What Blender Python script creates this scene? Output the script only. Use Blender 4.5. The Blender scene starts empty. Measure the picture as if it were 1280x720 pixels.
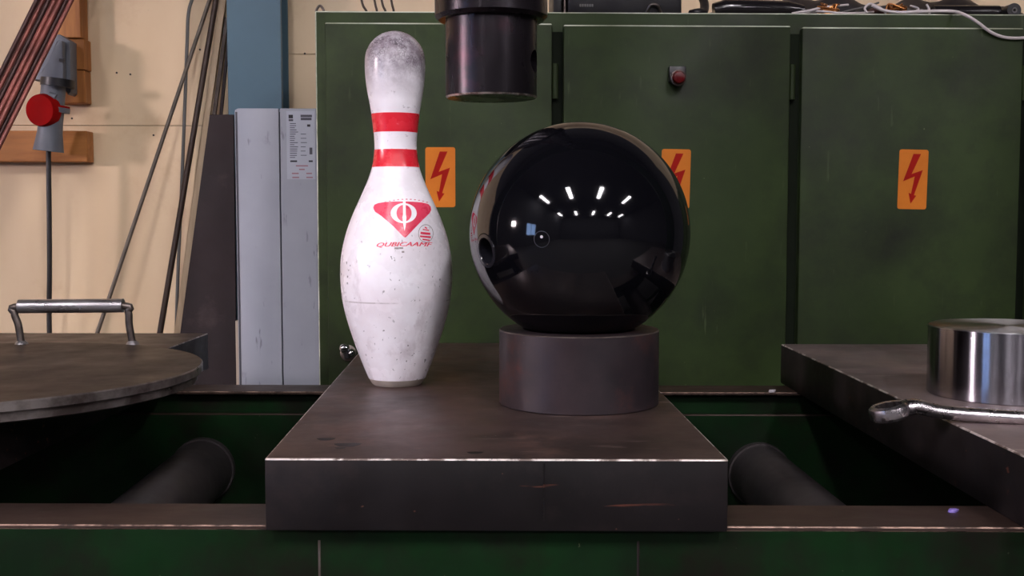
import bpy, bmesh, math, random
import numpy as np
from mathutils import Vector, Matrix
from mathutils.geometry import tessellate_polygon

random.seed(7)
scene = bpy.context.scene
COL = scene.collection
R_ = math.radians

# ------------------------------------------------------------------ camera
F_PX, YAW, PITCH = 1400.0, R_(1.555), R_(3.80)
CAM = Vector((0, 0, 1.042))
FW = Vector((math.sin(YAW) * math.cos(PITCH), math.cos(YAW) * math.cos(PITCH), -math.sin(PITCH)))
RT = Vector((math.cos(YAW), -math.sin(YAW), 0))
UP = RT.cross(FW)
cd = bpy.data.cameras.new('camera')
cd.sensor_width = 36.0
cd.lens = F_PX / 1280 * 36.0
cd.clip_start = 0.02
co = bpy.data.objects.new('camera', cd)
COL.objects.link(co)
co.matrix_world = Matrix(((RT.x, UP.x, -FW.x, CAM.x), (RT.y, UP.y, -FW.y, CAM.y), (RT.z, UP.z, -FW.z, CAM.z), (0, 0, 0, 1)))
scene.camera = co


def ray(x, y): return FW + RT * ((x - 640) / F_PX) - UP * ((y - 360) / F_PX)
def onz(x, y, z): d = ray(x, y); return CAM + d * ((z - CAM.z) / d.z)
def ony(x, y, Y): d = ray(x, y); return CAM + d * (Y / d.y)


# ------------------------------------------------------------------ world, exposure
w = bpy.data.worlds.new('world'); scene.world = w
w.use_nodes = True
w.node_tree.nodes['Background'].inputs[0].default_value = (0.35, 0.55, 1.0, 1)
w.node_tree.nodes['Background'].inputs[1].default_value = 11.0
vs = scene.view_settings
vs.view_transform = 'Standard'; vs.look = 'None'; vs.gamma = 1.0; vs.use_curve_mapping = False
vs.exposure = -0.10
LAMP_POWER = 101.0          # ceiling batten diffusers
FLOOD_POWER = 305.0        # warm flood lamp on the stand at the left side of the hall


# ------------------------------------------------------------------ colour and material helpers
def S(r, g, b):
    f = lambda c: (c / 12.92 if c <= 0.04045 else ((c + 0.055) / 1.055) ** 2.4)
    return (f(r / 255), f(g / 255), f(b / 255), 1)


class NT:
    def __init__(s, name):
        s.m = bpy.data.materials.new(name); s.m.use_nodes = True
        s.t = s.m.node_tree; s.b = s.t.nodes['Principled BSDF']
        s.tc = s.t.nodes.new('ShaderNodeTexCoord')
    def n(s, typ, **kw):
        nd = s.t.nodes.new(typ)
        for k, v in kw.items():
            if k.startswith('i_'):
                key = k[2:].replace('_', ' ')
                s.set(nd, key, v)
            else: setattr(nd, k, v)
        return nd
    def set(s, nd, key, v):
        sock = nd.inputs[key]
        if hasattr(v, 'is_output') or isinstance(v, bpy.types.NodeSocket): s.t.links.new(v, sock)
        else: sock.default_value = v
    def coords(s, scale=(1, 1, 1), loc=(0, 0, 0), rot=(0, 0, 0)):
        mp = s.n('ShaderNodeMapping'); s.t.links.new(s.tc.outputs['Object'], mp.inputs[0])
        mp.inputs['Scale'].default_value = scale; mp.inputs['Location'].default_value = loc; mp.inputs['Rotation'].default_value = rot
        return mp.outputs[0]
    def noise(s, scale, detail=6, rough=.6, vec=None, dist=0):
        nd = s.n('ShaderNodeTexNoise'); nd.inputs['Scale'].default_value = scale
        nd.inputs['Detail'].default_value = detail; nd.inputs['Roughness'].default_value = rough; nd.inputs['Distortion'].default_value = dist
        s.t.links.new(vec if vec is not None else s.tc.outputs['Object'], nd.inputs['Vector'])
        return nd.outputs[0]
    def ramp(s, fac, a, b, lo=0.0, hi=1.0):
        nd = s.n('ShaderNodeMapRange'); nd.clamp = True
        s.t.links.new(fac, nd.inputs[0])
        nd.inputs[1].default_value = a; nd.inputs[2].default_value = b; nd.inputs[3].default_value = lo; nd.inputs[4].default_value = hi
        return nd.outputs[0]
    def mix(s, fac, a, b):
        nd = s.n('ShaderNodeMix', data_type='RGBA')
        for key, v in ((0, fac), (6, a), (7, b)):
            if isinstance(v, bpy.types.NodeSocket): s.t.links.new(v, nd.inputs[key])
            else: nd.inputs[key].default_value = v
        return nd.outputs[2]
    def math(s, op, a, b):
        nd = s.n('ShaderNodeMath', operation=op)
        for key, v in ((0, a), (1, b)):
            if isinstance(v, bpy.types.NodeSocket): s.t.links.new(v, nd.inputs[key])
            else: nd.inputs[key].default_value = v
        return nd.outputs[0]
    def sep(s):
        nd = s.n('ShaderNodeSeparateXYZ'); s.t.links.new(s.tc.outputs['Object'], nd.inputs[0]); return nd.outputs
    def bump(s, h, strength, dist=.001):
        nd = s.n('ShaderNodeBump'); nd.inputs['Strength'].default_value = strength; nd.inputs['Distance'].default_value = dist
        s.t.links.new(h, nd.inputs['Height']); s.t.links.new(nd.outputs[0], s.b.inputs['Normal'])
    def out(s, color=None, rough=None, metal=None, spec=None, coat=None):
        for key, v in (('Base Color', color), ('Roughness', rough), ('Metallic', metal), ('Specular IOR Level', spec), ('Coat Weight', coat)):
            if v is None: continue
            if isinstance(v, bpy.types.NodeSocket): s.t.links.new(v, s.b.inputs[key])
            else: s.b.inputs[key].default_value = v
        return s.m


def simple(name, c1, c2=None, rough=.5, metal=0., scale=12., spec=.5, bump=0., stretch=(1, 1, 1), lo=.35, hi=.65, dirt=None, rvar=.1, dstretch=(1, 1, 1), speck=None, scratch=None):
    k = NT(name)
    v = k.coords(stretch)
    n1 = k.noise(scale, 7, .62, v)
    c = k.mix(k.ramp(n1, lo, hi), c1, c2 if c2 else c1)
    if dirt:                                            # (colour, scale, low, high) blotches of grime or wear
        dc, ds, a, b = dirt
        c = k.mix(k.ramp(k.noise(ds, 8, .68, k.coords(dstretch, (4, 2, 7))), a, b), c, dc)
    if scratch:                                         # (colour, stretch, threshold): thin lines rubbed into the surface
        c = k.mix(k.math('MULTIPLY', k.ramp(k.noise(90, 3, .55, k.coords(scratch[1], (9, 3, 1))), scratch[2], scratch[2] + .05), k.ramp(k.noise(6, 3), .46, .62)), c, scratch[0])
    if speck:                                           # (colour, scale, threshold): grit and small chips
        c = k.mix(k.ramp(k.noise(speck[1], 2, .5, k.coords((1, 1, 1), (1, 8, 5))), speck[2], speck[2] + .03), c, speck[0])
    r = k.ramp(k.noise(scale * 2.3, 5, .6, v), .3, .7, max(0.02, rough - rvar), min(1, rough + rvar))
    if bump: k.bump(k.noise(scale * 6, 5, .6, v), bump)
    return k.out(c, r, metal, spec)


def emit(name, col, strength):
    k = NT(name); k.b.inputs['Base Color'].default_value = (0.8, 0.8, 0.8, 1)
    k.b.inputs['Emission Color'].default_value = col; k.b.inputs['Emission Strength'].default_value = strength
    return k.m


M = {}
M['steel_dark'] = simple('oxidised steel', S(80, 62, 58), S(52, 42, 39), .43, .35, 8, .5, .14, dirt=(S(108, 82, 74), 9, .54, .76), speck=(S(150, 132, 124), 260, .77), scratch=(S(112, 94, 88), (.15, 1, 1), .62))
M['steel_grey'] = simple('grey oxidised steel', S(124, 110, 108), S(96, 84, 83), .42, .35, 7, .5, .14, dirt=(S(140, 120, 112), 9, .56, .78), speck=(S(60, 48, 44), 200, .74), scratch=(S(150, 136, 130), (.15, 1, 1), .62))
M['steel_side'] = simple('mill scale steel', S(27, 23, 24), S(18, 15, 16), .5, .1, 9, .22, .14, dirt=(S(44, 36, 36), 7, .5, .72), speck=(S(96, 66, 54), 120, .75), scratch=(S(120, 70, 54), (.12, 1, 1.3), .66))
M['steel_edge'] = simple('bare steel edge', S(226, 216, 210), S(120, 106, 100), .36, .6, 60, lo=.44, hi=.56)
M['steel_ring'] = simple('dark turned steel', S(58, 47, 50), S(38, 33, 37), .42, .35, 14, .45, .12, dirt=(S(80, 50, 46), 16, .54, .70), speck=(S(120, 104, 100), 170, .76))
M['steel_ram'] = simple('polished black steel', S(48, 43, 48), S(30, 27, 30), .26, .7, 10, .5, .05, stretch=(1, 1, .25), dirt=(S(74, 46, 55), 9, .58, .74))
M['chrome'] = simple('chrome', S(225, 225, 230), S(190, 190, 196), .14, 1., 40, rvar=.06)
M['spanner'] = simple('satin plated steel', S(224, 218, 220), S(170, 164, 168), .27, 1., 30, rvar=.1)
M['rod_steel'] = simple('handle rod steel', S(122, 112, 106), S(84, 74, 70), .42, .8, 40)
M['sleeve'] = simple('zinc pipe', S(196, 192, 194), S(150, 146, 148), .32, .9, 40, stretch=(.3, 1, 1))
M['disc_steel'] = simple('worn disc steel', S(52, 41, 34), S(39, 31, 26), .46, .35, 7, .45, .1, dirt=(S(96, 74, 62), 18, .62, .76), dstretch=(.5, 1, 1), speck=(S(150, 140, 134), 200, .77))
M['disc_rim'] = simple('worn disc rim', S(150, 142, 138), S(90, 80, 76), .36, .75, 22, lo=.4, hi=.6)
M['frame_green'] = simple('frame green paint', S(11, 40, 15), S(10, 27, 11), .5, 0, 12, .12, .12, dirt=(S(20, 17, 13), 9, .47, .66), speck=(S(70, 74, 58), 160, .77))
M['flange_worn'] = simple('worn flange', S(70, 53, 47), S(50, 38, 33), .46, .35, 14, .5, .1, stretch=(.4, 1, 1), dirt=(S(206, 150, 124), 60, .69, .74), dstretch=(.10, 1, 1))
M['flange_edge'] = simple('rubbed flange edge', S(176, 146, 130), S(66, 52, 46), .4, .4, 50, lo=.42, hi=.58)
M['tie_bar'] = simple('grey tie bar', S(74, 68, 68), S(54, 50, 52), .5, .3, 9)
M['cab_green'] = simple('cabinet green paint', S(49, 63, 33), S(40, 52, 28), .46, 0, 4, .13, .03, dirt=(S(30, 32, 25), 3.6, .46, .70), rvar=.08, speck=(S(84, 92, 66), 130, .775), scratch=(S(66, 76, 52), (1, 1, .12), .67))
M['cab_edge'] = simple('rubbed cabinet edge', S(206, 208, 190), S(120, 128, 100), .4, .1, 26, stretch=(.3, 1, 1))
M['cab_dark'] = simple('cabinet seam', S(24, 31, 20), S(17, 22, 14), .7, 0, 9, .08)
M['sticker'] = simple('orange sticker', S(208, 120, 36), S(196, 110, 32), .5, 0, 20, .2)
M['bolt_red'] = simple('red print', S(160, 18, 6), S(146, 14, 6), .55, 0, 20, .15)
M['black_plastic'] = simple('black plastic', S(30, 28, 32), S(22, 21, 24), .4, 0, 20)
M['black_gloss'] = simple('black gloss film', S(24, 22, 24), S(34, 30, 32), .16, 0, 14, .6, .3)
M['red_lens'] = simple('red lens', S(104, 8, 14), S(80, 6, 10), .25, 0, 20, .3)
M['column_blue'] = simple('blue grey paint', S(80, 111, 127), S(74, 103, 118), .42, 0, 3, .5, .03)
M['drive_grey'] = simple('light grey enamel', S(158, 163, 174), S(150, 155, 166), .45, 0, 6, .5, 0, dirt=(S(130, 133, 142), 14, .64, .8), scratch=(S(110, 112, 122), (1, 1, .2), .66))
M['drive_seam'] = simple('dark seam', S(70, 72, 80), None, .6)
M['beige_strip'] = simple('beige strip', S(190, 176, 158), None, .6)
M['label_paper'] = simple('label paper', S(172, 178, 190), S(166, 172, 184), .5)
M['ink'] = simple('label ink', S(70, 70, 80), None, .6)
M['ink_dark'] = simple('label ink dark', S(36, 36, 42), None, .6)
M['ink_red'] = simple('label ink red', S(150, 110, 120), None, .6)
M['plywood'] = simple('cream painted plywood', S(226, 203, 170), S(216, 190, 154), .6, 0, 2.2, .35, .05, stretch=(1, 1, .35), dirt=(S(194, 160, 122), 2.6, .54, .74), speck=(S(120, 96, 74), 60, .76))
M['joint'] = simple('joint', S(96, 84, 72), None, .8)
M['pine'] = simple('yellow pine', S(186, 122, 62), S(150, 92, 42), .5, 0, 7, .4, .1, stretch=(6, 6, .6))
M['pine_h'] = simple('yellow pine crosswise', S(186, 122, 62), S(150, 92, 42), .5, 0, 7, .4, .1, stretch=(.6, 6, 6))
M['lath'] = simple('pale lath', S(196, 172, 142), S(176, 150, 120), .6, 0, 8, .4, .1, stretch=(8, 8, .5))
M['rod_brown'] = simple('dark brown rod', S(66, 48, 38), S(50, 36, 30), .5, .2, 20)
M['rod_grey'] = simple('grey wire rod', S(104, 94, 84), S(84, 76, 68), .5, .3, 20)
M['cable_grey'] = simple('grey cable', S(96, 94, 92), None, .55)
M['cable_black'] = simple('black cable', S(40, 38, 38), None, .5)
M['cable_white'] = simple('off white cable', S(206, 196, 196), None, .5)
M['bar_red'] = simple('copper red bar', S(146, 84, 74), S(100, 54, 48), .40, .35, 30, .5, .05, stretch=(1, 1, .3))
M['bar_dark'] = simple('dark copper bar', S(72, 42, 38), S(52, 32, 30), .45, .3, 30)
M['sheet_brown'] = simple('brown rusted sheet', S(46, 35, 36), S(35, 28, 29), .65, .0, 5, .3, .1, dirt=(S(70, 57, 56), 7, .58, .75))
M['socket_grey'] = simple('grey socket plastic', S(108, 112, 120), S(92, 97, 106), .5, 0, 14)
M['socket_red'] = simple('red socket plastic', S(150, 8, 8), S(138, 7, 8), .7, 0, 14, .08)
M['copper'] = simple('copper wire', S(200, 140, 84), S(160, 100, 60), .35, .9, 60)
M['tarp'] = simple('dark tarpaulin', S(44, 38, 40), S(30, 27, 29), .5, 0, 20, .5, .2)
M['purple'] = simple('purple plastic', S(140, 120, 200), None, .4)
M['pale_chip'] = simple('pale chip', S(190, 184, 190), None, .5)
M['concrete'] = simple('concrete floor', S(54, 52, 50), S(44, 42, 41), .7, 0, 2)
M['hall_wall'] = simple('hall wall', S(62, 62, 66), S(52, 52, 56), .8, 0, 2)
M['hall_ceiling'] = simple('hall ceiling', S(60, 60, 64), S(52, 52, 56), .8, 0, 2)
M['lamp_body'] = simple('white lamp housing', S(220, 220, 220), None, .5)
M['tube_light'] = emit('lamp diffuser', (1.0, .935, .98, 1), LAMP_POWER)
M['flood_light'] = emit('flood lamp glass', (1.0, .82, .88, 1), FLOOD_POWER)
M['pin_red'] = simple('pin red print', S(232, 46, 62), S(222, 38, 54), .28, 0, 20, .5, 0, dirt=(S(236, 130, 140), 60, .66, .72))
M['pin_print'] = simple('pin faded print', S(236, 74, 104), S(228, 60, 90), .3, 0, 20, .5, 0, dirt=(S(240, 150, 168), 90, .58, .75))
M['pin_faint'] = simple('pin faint print', S(226, 150, 160), S(216, 130, 142), .3, 0, 20)
M['pin_grey_print'] = simple('pin grey print', S(150, 140, 140), None, .4)
M['pin_base'] = simple('pin nylon base', S(176, 166, 156), S(150, 140, 130), .5, 0, 30)
M['slug'] = simple('thumb slug', S(30, 30, 36), None, .2)
M['mark'] = simple('ball engraving', S(46, 46, 52), None, .4)


def facing_mat():                                       # lathe-turned end face with concentric tool marks
    k = NT('turned end face')
    k.b.inputs['Anisotropic'].default_value = .9; k.b.inputs['Anisotropic Rotation'].default_value = .25
    tg = k.n('ShaderNodeTangent', direction_type='RADIAL', axis='Z'); k.t.links.new(tg.outputs[0], k.b.inputs['Tangent'])
    return k.out(S(186, 184, 186), k.ramp(k.noise(30, 4), .3, .7, .28, .4), 1.)
M['steel_facing'] = facing_mat()


def turned_mat():                                       # circumferential tool marks stretch reflections upright
    k = NT('machined bright steel')
    k.b.inputs['Anisotropic'].default_value = 1.; k.b.inputs['Anisotropic Rotation'].default_value = .25
    tg = k.n('ShaderNodeTangent', direction_type='RADIAL', axis='Z'); k.t.links.new(tg.outputs[0], k.b.inputs['Tangent'])
    return k.out(S(158, 156, 164), k.ramp(k.noise(12, 2), .3, .7, .17, .2), 1.)
M['steel_turned'] = turned_mat()


def pin_mat():
    k = NT('scuffed pin coating')
    x, y, z = k.sep()
    white, grey, dark = S(246, 243, 249), S(132, 121, 130), S(58, 50, 56)
    c = k.mix(k.ramp(k.noise(22, 6), .42, .72), white, S(234, 226, 232))
    head = k.math('MULTIPLY', k.ramp(z, .306, .346), k.ramp(k.noise(60, 9, .75), .34, .60, .42, 1))      # rubbed dirt on the crown
    c = k.mix(head, c, grey)
    vor = k.n('ShaderNodeTexVoronoi', feature='DISTANCE_TO_EDGE'); vor.inputs['Scale'].default_value = 330
    wv = k.n('ShaderNodeVectorMath', operation='ADD'); nz = k.n('ShaderNodeTexNoise'); nz.inputs['Scale'].default_value = 90; nz.inputs['Detail'].default_value = 4
    k.t.links.new(k.tc.outputs['Object'], nz.inputs['Vector']); sc3 = k.n('ShaderNodeVectorMath', operation='SCALE'); k.t.links.new(nz.outputs[1], sc3.inputs[0]); sc3.inputs['Scale'].default_value = .006
    k.t.links.new(k.tc.outputs['Object'], wv.inputs[0]); k.t.links.new(sc3.outputs[0], wv.inputs[1]); k.t.links.new(wv.outputs[0], vor.inputs['Vector'])
    crack = k.math('MULTIPLY', k.ramp(vor.outputs[0], .0, .16, 1, 0), k.ramp(k.noise(70, 5), .44, .56))
    crack = k.math('MULTIPLY', crack, k.ramp(z, .325, .36, 0, .8))
    c = k.mix(crack, c, dark)
    body = k.ramp(z, .19, .15)                                                                         # knocks and smears on the belly
    sp = k.math('MULTIPLY', k.ramp(k.noise(230, 3, .5, k.coords((1, 1, .8))), .66, .69), k.ramp(k.noise(30, 3), .40, .56))
    c = k.mix(k.math('MULTIPLY', k.math('MULTIPLY', sp, body), .8), c, dark)
    sm = k.math('MULTIPLY', k.ramp(k.noise(28, 6, .65, k.coords((1, 1, .55), (3, 1, 2))), .53, .70), body)
    c = k.mix(k.math('MULTIPLY', sm, .75), c, S(186, 174, 180))
    neck = k.math('MULTIPLY', k.ramp(k.noise(120, 4, .6, k.coords((1, 1, 1.6), (1, 5, 2))), .63, .70), k.ramp(z, .22, .25))
    c = k.mix(k.math('MULTIPLY', neck, .5), c, S(140, 126, 134))
    line = k.math('MULTIPLY', k.ramp(k.math('ABSOLUTE', k.math('SUBTRACT', z, .093), 0), .0003, .0010, 1, 0), k.ramp(k.noise(40, 3), .46, .58))
    c = k.mix(k.math('MULTIPLY', line, .6), c, S(150, 138, 140))
    k.bump(k.noise(110, 4), .06)
    return k.out(c, k.ramp(k.noise(18, 5), .3, .7, .2, .34), 0, .5)
M['pin'] = pin_mat()


def ball_mat():
    k = NT('black polished ball')
    k.bump(k.noise(6, 2), .01)
    return k.out(S(9, 9, 13), k.ramp(k.noise(90, 6, .7), .35, .75, .045, .075), 0, .55)
M['ball'] = ball_mat()


# ------------------------------------------------------------------ mesh helpers
def face_smooth(bm, ang=35):
    for f in bm.faces: f.smooth = True
    for e in bm.edges:
        if len(e.link_faces) == 2 and e.calc_face_angle(0) > R_(ang): e.smooth = False


def link(name, bm, mats, base, parent=None, smooth=True):
    """one mesh object; vertices are given in world space, base is the origin"""
    bmesh.ops.recalc_face_normals(bm, faces=bm.faces)
    if smooth: face_smooth(bm)
    bm.transform(Matrix.Translation(-Vector(base)))
    me = bpy.data.meshes.new(name); bm.to_mesh(me); bm.free()
    if not isinstance(mats, (list, tuple)): mats = [mats]
    for m in mats: me.materials.append(m)
    o = bpy.data.objects.new(name, me); COL.objects.link(o)
    if parent is None: o.location = base
    else: o.parent = parent
    return o


def tag(o, label=None, cat=None, group=None, kind=None):
    for k, v in (('label', label), ('category', cat), ('group', group), ('kind', kind)):
        if v: o[k] = v
    return o


def thing(name, base, label, cat, group=None, kind=None):
    o = bpy.data.objects.new(name, None); COL.objects.link(o); o.location = base; o.empty_display_size = .05
    return tag(o, label, cat, group, kind)


def gbase(p):                       # world location of a part's origin: the location of its top thing
    while p.parent: p = p.parent
    return p.location


def part(name, bm, mats, parent, label=None, kind=None, smooth=True):
    o = link(name, bm, mats, gbase(parent), parent, smooth)
    return tag(o, label, None, None, kind)


def one(name, bm, mats, base, label, cat, group=None, kind=None, smooth=True):
    return tag(link(name, bm, mats, base, None, smooth), label, cat, group, kind)


def new(): return bmesh.new()


def box(bm, x0, x1, y0, y1, z0, z1, bevel=0, seg=2, mat=0, edge_mat=None):
    v = [bm.verts.new(p) for p in ((x0, y0, z0), (x1, y0, z0), (x1, y1, z0), (x0, y1, z0), (x0, y0, z1), (x1, y0, z1), (x1, y1, z1), (x0, y1, z1))]
    fs = [bm.faces.new([v[i] for i in q]) for q in ((0, 3, 2, 1), (4, 5, 6, 7), (0, 1, 5, 4), (1, 2, 6, 5), (2, 3, 7, 6), (3, 0, 4, 7))]
    for f in fs: f.material_index = mat
    if bevel:
        es = list({e for f in fs for e in f.edges})
        r = bmesh.ops.bevel(bm, geom=es, offset=bevel, segments=seg, profile=.5, affect='EDGES')
        if edge_mat is not None:
            for f in r['faces']: f.material_index = edge_mat
    return v


def prism(bm, pts, d, bevel=0, seg=1, edge_mat=None, top_mat=0, side_mat=0):
    """closed 3-D polygon pushed along d"""
    d = Vector(d)
    a = [bm.verts.new(p) for p in pts]; b = [bm.verts.new(Vector(p) + d) for p in pts]
    n = len(a)
    fs = [bm.faces.new(a[::-1]), bm.faces.new(b)]
    fs[0].material_index = fs[1].material_index = top_mat
    for i in range(n):
        f = bm.faces.new((a[i], a[(i + 1) % n], b[(i + 1) % n], b[i])); f.material_index = side_mat; fs.append(f)
    if bevel:
        es = [e for f in fs[:2] for e in f.edges]
        if n <= 8: es = list({e for f in fs for e in f.edges})
        r = bmesh.ops.bevel(bm, geom=es, offset=bevel, segments=seg, profile=.5, affect='EDGES')
        if edge_mat is not None:
            for f in r['faces']: f.material_index = edge_mat
    return fs


def frame_of(d):
    d = Vector(d).normalized()
    a = Vector((0, 0, 1)) if abs(d.z) < .9 else Vector((1, 0, 0))
    u = d.cross(a).normalized(); return u, d.cross(u).normalized()


def tube(bm, pts, r, n=12, cap=True, mat=0, squash=1.0):
    pts = [Vector(p) for p in pts]; rings = []
    rr = r if isinstance(r, (list, tuple)) else [r] * len(pts)
    u = None
    for i, p in enumerate(pts):
        t = (pts[min(i + 1, len(pts) - 1)] - pts[max(i - 1, 0)]).normalized()
        if u is None: u, v = frame_of(t)
        else:
            u = (u - t * u.dot(t)).normalized(); v = t.cross(u)
        rings.append([bm.verts.new(p + (u * math.cos(2 * math.pi * k / n) + v * squash * math.sin(2 * math.pi * k / n)) * rr[i]) for k in range(n)])
    for a, b in zip(rings, rings[1:]):
        for k in range(n):
            bm.faces.new((a[k], a[(k + 1) % n], b[(k + 1) % n], b[k])).material_index = mat
    if cap:
        bm.faces.new(rings[0][::-1]).material_index = mat; bm.faces.new(rings[-1]).material_index = mat
    return rings


def smooth_path(pts, sub=8):
    pts = [Vector(p) for p in pts]; out = []
    P = [pts[0] * 2 - pts[1]] + pts + [pts[-1] * 2 - pts[-2]]
    for i in range(1, len(P) - 2):
        for k in range(sub):
            t = k / sub
            out.append(.5 * ((2 * P[i]) + (P[i + 1] - P[i - 1]) * t + (2 * P[i - 1] - 5 * P[i] + 4 * P[i + 1] - P[i + 2]) * t * t + (-P[i - 1] + 3 * P[i] - 3 * P[i + 1] + P[i + 2]) * t ** 3))
    out.append(pts[-1]); return out


def lathe(bm, prof, c, axis=(0, 0, 1), n=64, mats=None, closed=False):
    """profile of (radius, height) turned about the axis through c"""
    ax = Vector(axis).normalized(); u, v = frame_of(ax); c = Vector(c); rings = []
    for r, h in prof:
        if r < 1e-7: rings.append([bm.verts.new(c + ax * h)])
        else: rings.append([bm.verts.new(c + ax * h + (u * math.cos(2 * math.pi * k / n) + v * math.sin(2 * math.pi * k / n)) * r) for k in range(n)])
    prs = list(zip(rings, rings[1:]))
    if closed: prs.append((rings[-1], rings[0]))
    for i, (a, b) in enumerate(prs):
        mi = mats[i] if mats else 0
        for k in range(n):
            k2 = (k + 1) % n
            if len(a) == 1 and len(b) == 1: continue
            if len(a) == 1: f = bm.faces.new((a[0], b[k], b[k2]))
            elif len(b) == 1: f = bm.faces.new((a[k], a[k2], b[0]))
            else: f = bm.faces.new((a[k], a[k2], b[k2], b[k]))
            f.material_index = mi
    return rings


def boolean_cut(o, bm_cut):
    me = bpy.data.meshes.new('cut'); bm_cut.to_mesh(me); bm_cut.free()
    c = bpy.data.objects.new('cut', me); COL.objects.link(c)
    c.matrix_world = Matrix.Translation(gbase(o) if o.parent else o.location) if False else Matrix.Identity(4)
    md = o.modifiers.new('cut', 'BOOLEAN'); md.object = c; md.operation = 'DIFFERENCE'; md.solver = 'EXACT'
    bpy.context.view_layer.update()
    dg = bpy.context.evaluated_depsgraph_get()
    nm = bpy.data.meshes.new_from_object(o.evaluated_get(dg))
    b2 = new(); b2.from_mesh(nm); face_smooth(b2, 25); b2.to_mesh(nm); b2.free()
    o.modifiers.clear(); old = o.data; nm.name = old.name; o.data = nm
    bpy.data.objects.remove(c)
    return o


# ================================================================== THE SETTING
X0, X1, Y0, YB, ZC = -4.6, 8.4, -10.5, 2.45, 4.5
ZF, ZP = .800, .856                                     # top of the press frame, top of the plates lying on it

def structure(name, bm, mat, base=(0, 0, 0), label=None):
    o = link(name, bm, mat, base); o['kind'] = 'structure'
    if label: o['label'] = label
    return o

bm = new(); box(bm, X0, X1, Y0, YB + .2, -.1, 0); structure('floor', bm, M['concrete'])
bm = new(); box(bm, X0, X1, Y0, YB + .2, ZC, ZC + .1); structure('ceiling', bm, M['hall_ceiling'])
bm = new(); box(bm, X1, X1 + .1, Y0, YB + .2, 0, ZC); structure('wall_right', bm, M['hall_wall'])
bm = new(); box(bm, X0 - .1, X1 + .1, Y0 - .1, Y0, 0, ZC); structure('wall_front', bm, M['hall_wall'])
# left wall with one window opening
WY0, WY1, WZ0, WZ1 = -3.0, -1.7, .85, 1.95
bm = new()
box(bm, X0 - .1, X0, Y0, WY0, 0, ZC); box(bm, X0 - .1, X0, WY1, YB + .2, 0, ZC)
box(bm, X0 - .1, X0, WY0, WY1, 0, WZ0); box(bm, X0 - .1, X0, WY0, WY1, WZ1, ZC)
structure('wall_left', bm, M['hall_wall'])
win = thing('window_1', (X0, (WY0 + WY1) / 2, WZ0), 'daylight window in the side wall', None, None, 'structure')
bm = new()
for a, b, c, d in ((WY0, WY1, WZ0, WZ0 + .05), (WY0, WY1, WZ1 - .05, WZ1), (WY0, WY0 + .05, WZ0, WZ1), (WY1 - .05, WY1, WZ0, WZ1), ((WY0 + WY1) / 2 - .02, (WY0 + WY1) / 2 + .02, WZ0, WZ1)):
    box(bm, X0 - .08, X0 - .02, a, b, c, d)
part('window_frame', bm, M['lamp_body'], win)
k = NT('window glass'); k.b.inputs['Transmission Weight'].default_value = 1; k.b.inputs['Roughness'].default_value = 0; k.b.inputs['IOR'].default_value = 1.02
bm = new(); box(bm, X0 - .052, X0 - .048, WY0 + .04, WY1 - .04, WZ0 + .04, WZ1 - .04); part('pane', bm, k.m, win)

# back wall: base board and painted plywood panels with open joints
bm = new(); box(bm, X0, X1, YB + .012, YB + .2, 0, ZC)
wall = structure('wall_back', bm, M['hall_wall'])
ZJ1 = ony(180, 157, YB).z; ZJ2 = ony(378, 68, YB).z
XJ = -.53
def panel(x0, x1, z0, z1):
    bm = new(); box(bm, x0 + .0006, x1 - .0006, YB, YB + .012, z0 + .0006, z1 - .0006, .0004, 1)
    o = link('panel', bm, M['plywood'], (0, 0, 0), wall)
for x0, x1 in ((XJ - 1.6, XJ), (XJ - 3.2, XJ - 1.6)):
    for z0, z1 in ((0, ZJ1), (ZJ1, ZJ1 + 1.22)): panel(x0, x1, z0, z1)
for x0, x1 in ((XJ, XJ + 1.22), (XJ + 1.22, XJ + 2.44)):
    for z0, z1 in ((0, ZJ2), (ZJ2, ZJ1 + 1.22)): panel(x0, x1, z0, z1)
for px, py in ((192, 169), (146, 91), (163, 93), (250, 62), (381, 67), (90, 148)):
    p = ony(px, py, YB); bm = new(); lathe(bm, [(0, 0), (.0022, .0), (.0022, .001), (0, .0012)], p, (0, -1, 0), 10)
    link('nail_head', bm, M['rod_brown'], (0, 0, 0), wall)

# steel column of the hall
cxl, cxr = ony(284, 60, 2.36).x, ony(351.5, 60, 2.36).x
bm = new()
box(bm, cxl, cxr, 2.36, 2.372, 0, ZC, .001, 1)
box(bm, (cxl + cxr) / 2 - .005, (cxl + cxr) / 2 + .005, 2.371, 2.439, 0, ZC)
box(bm, cxl, cxr, 2.438, 2.4495, 0, ZC, .001, 1)
one('steel_column', bm, M['column_blue'], ((cxl + cxr) / 2, 2.4, 0), 'blue-grey painted steel column against the cream plywood wall', 'column', kind='structure')

# ------------------------------------------------------------------ hall lamps (they show as highlights on the ball)
def batten(x, y, first, row):
    t = thing('ceiling_lamp', (x, y, ZC), 'white batten lamp on the hall ceiling, ' + row, 'lamp', 'ceiling batten lamps')
    bm = new(); box(bm, x - .17, x + .17, y - .85, y + .85, ZC - .10, ZC, .01, 1); part('housing', bm, M['lamp_body'], t)
    bm = new(); box(bm, x - .14, x + .14, y - .8, y + .8, ZC - .115, ZC - .1005); part('diffuser', bm, M['tube_light'], t)
for x in (-3.7, -1.05, 1.5, 4.5): batten(x, -2.75, x < -3, 'in the row near the press')
for x in (-4.1, -1.25, 1.6, 4.5, 7.1): batten(x, -7.95, False, 'in the row far behind the press')

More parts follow.
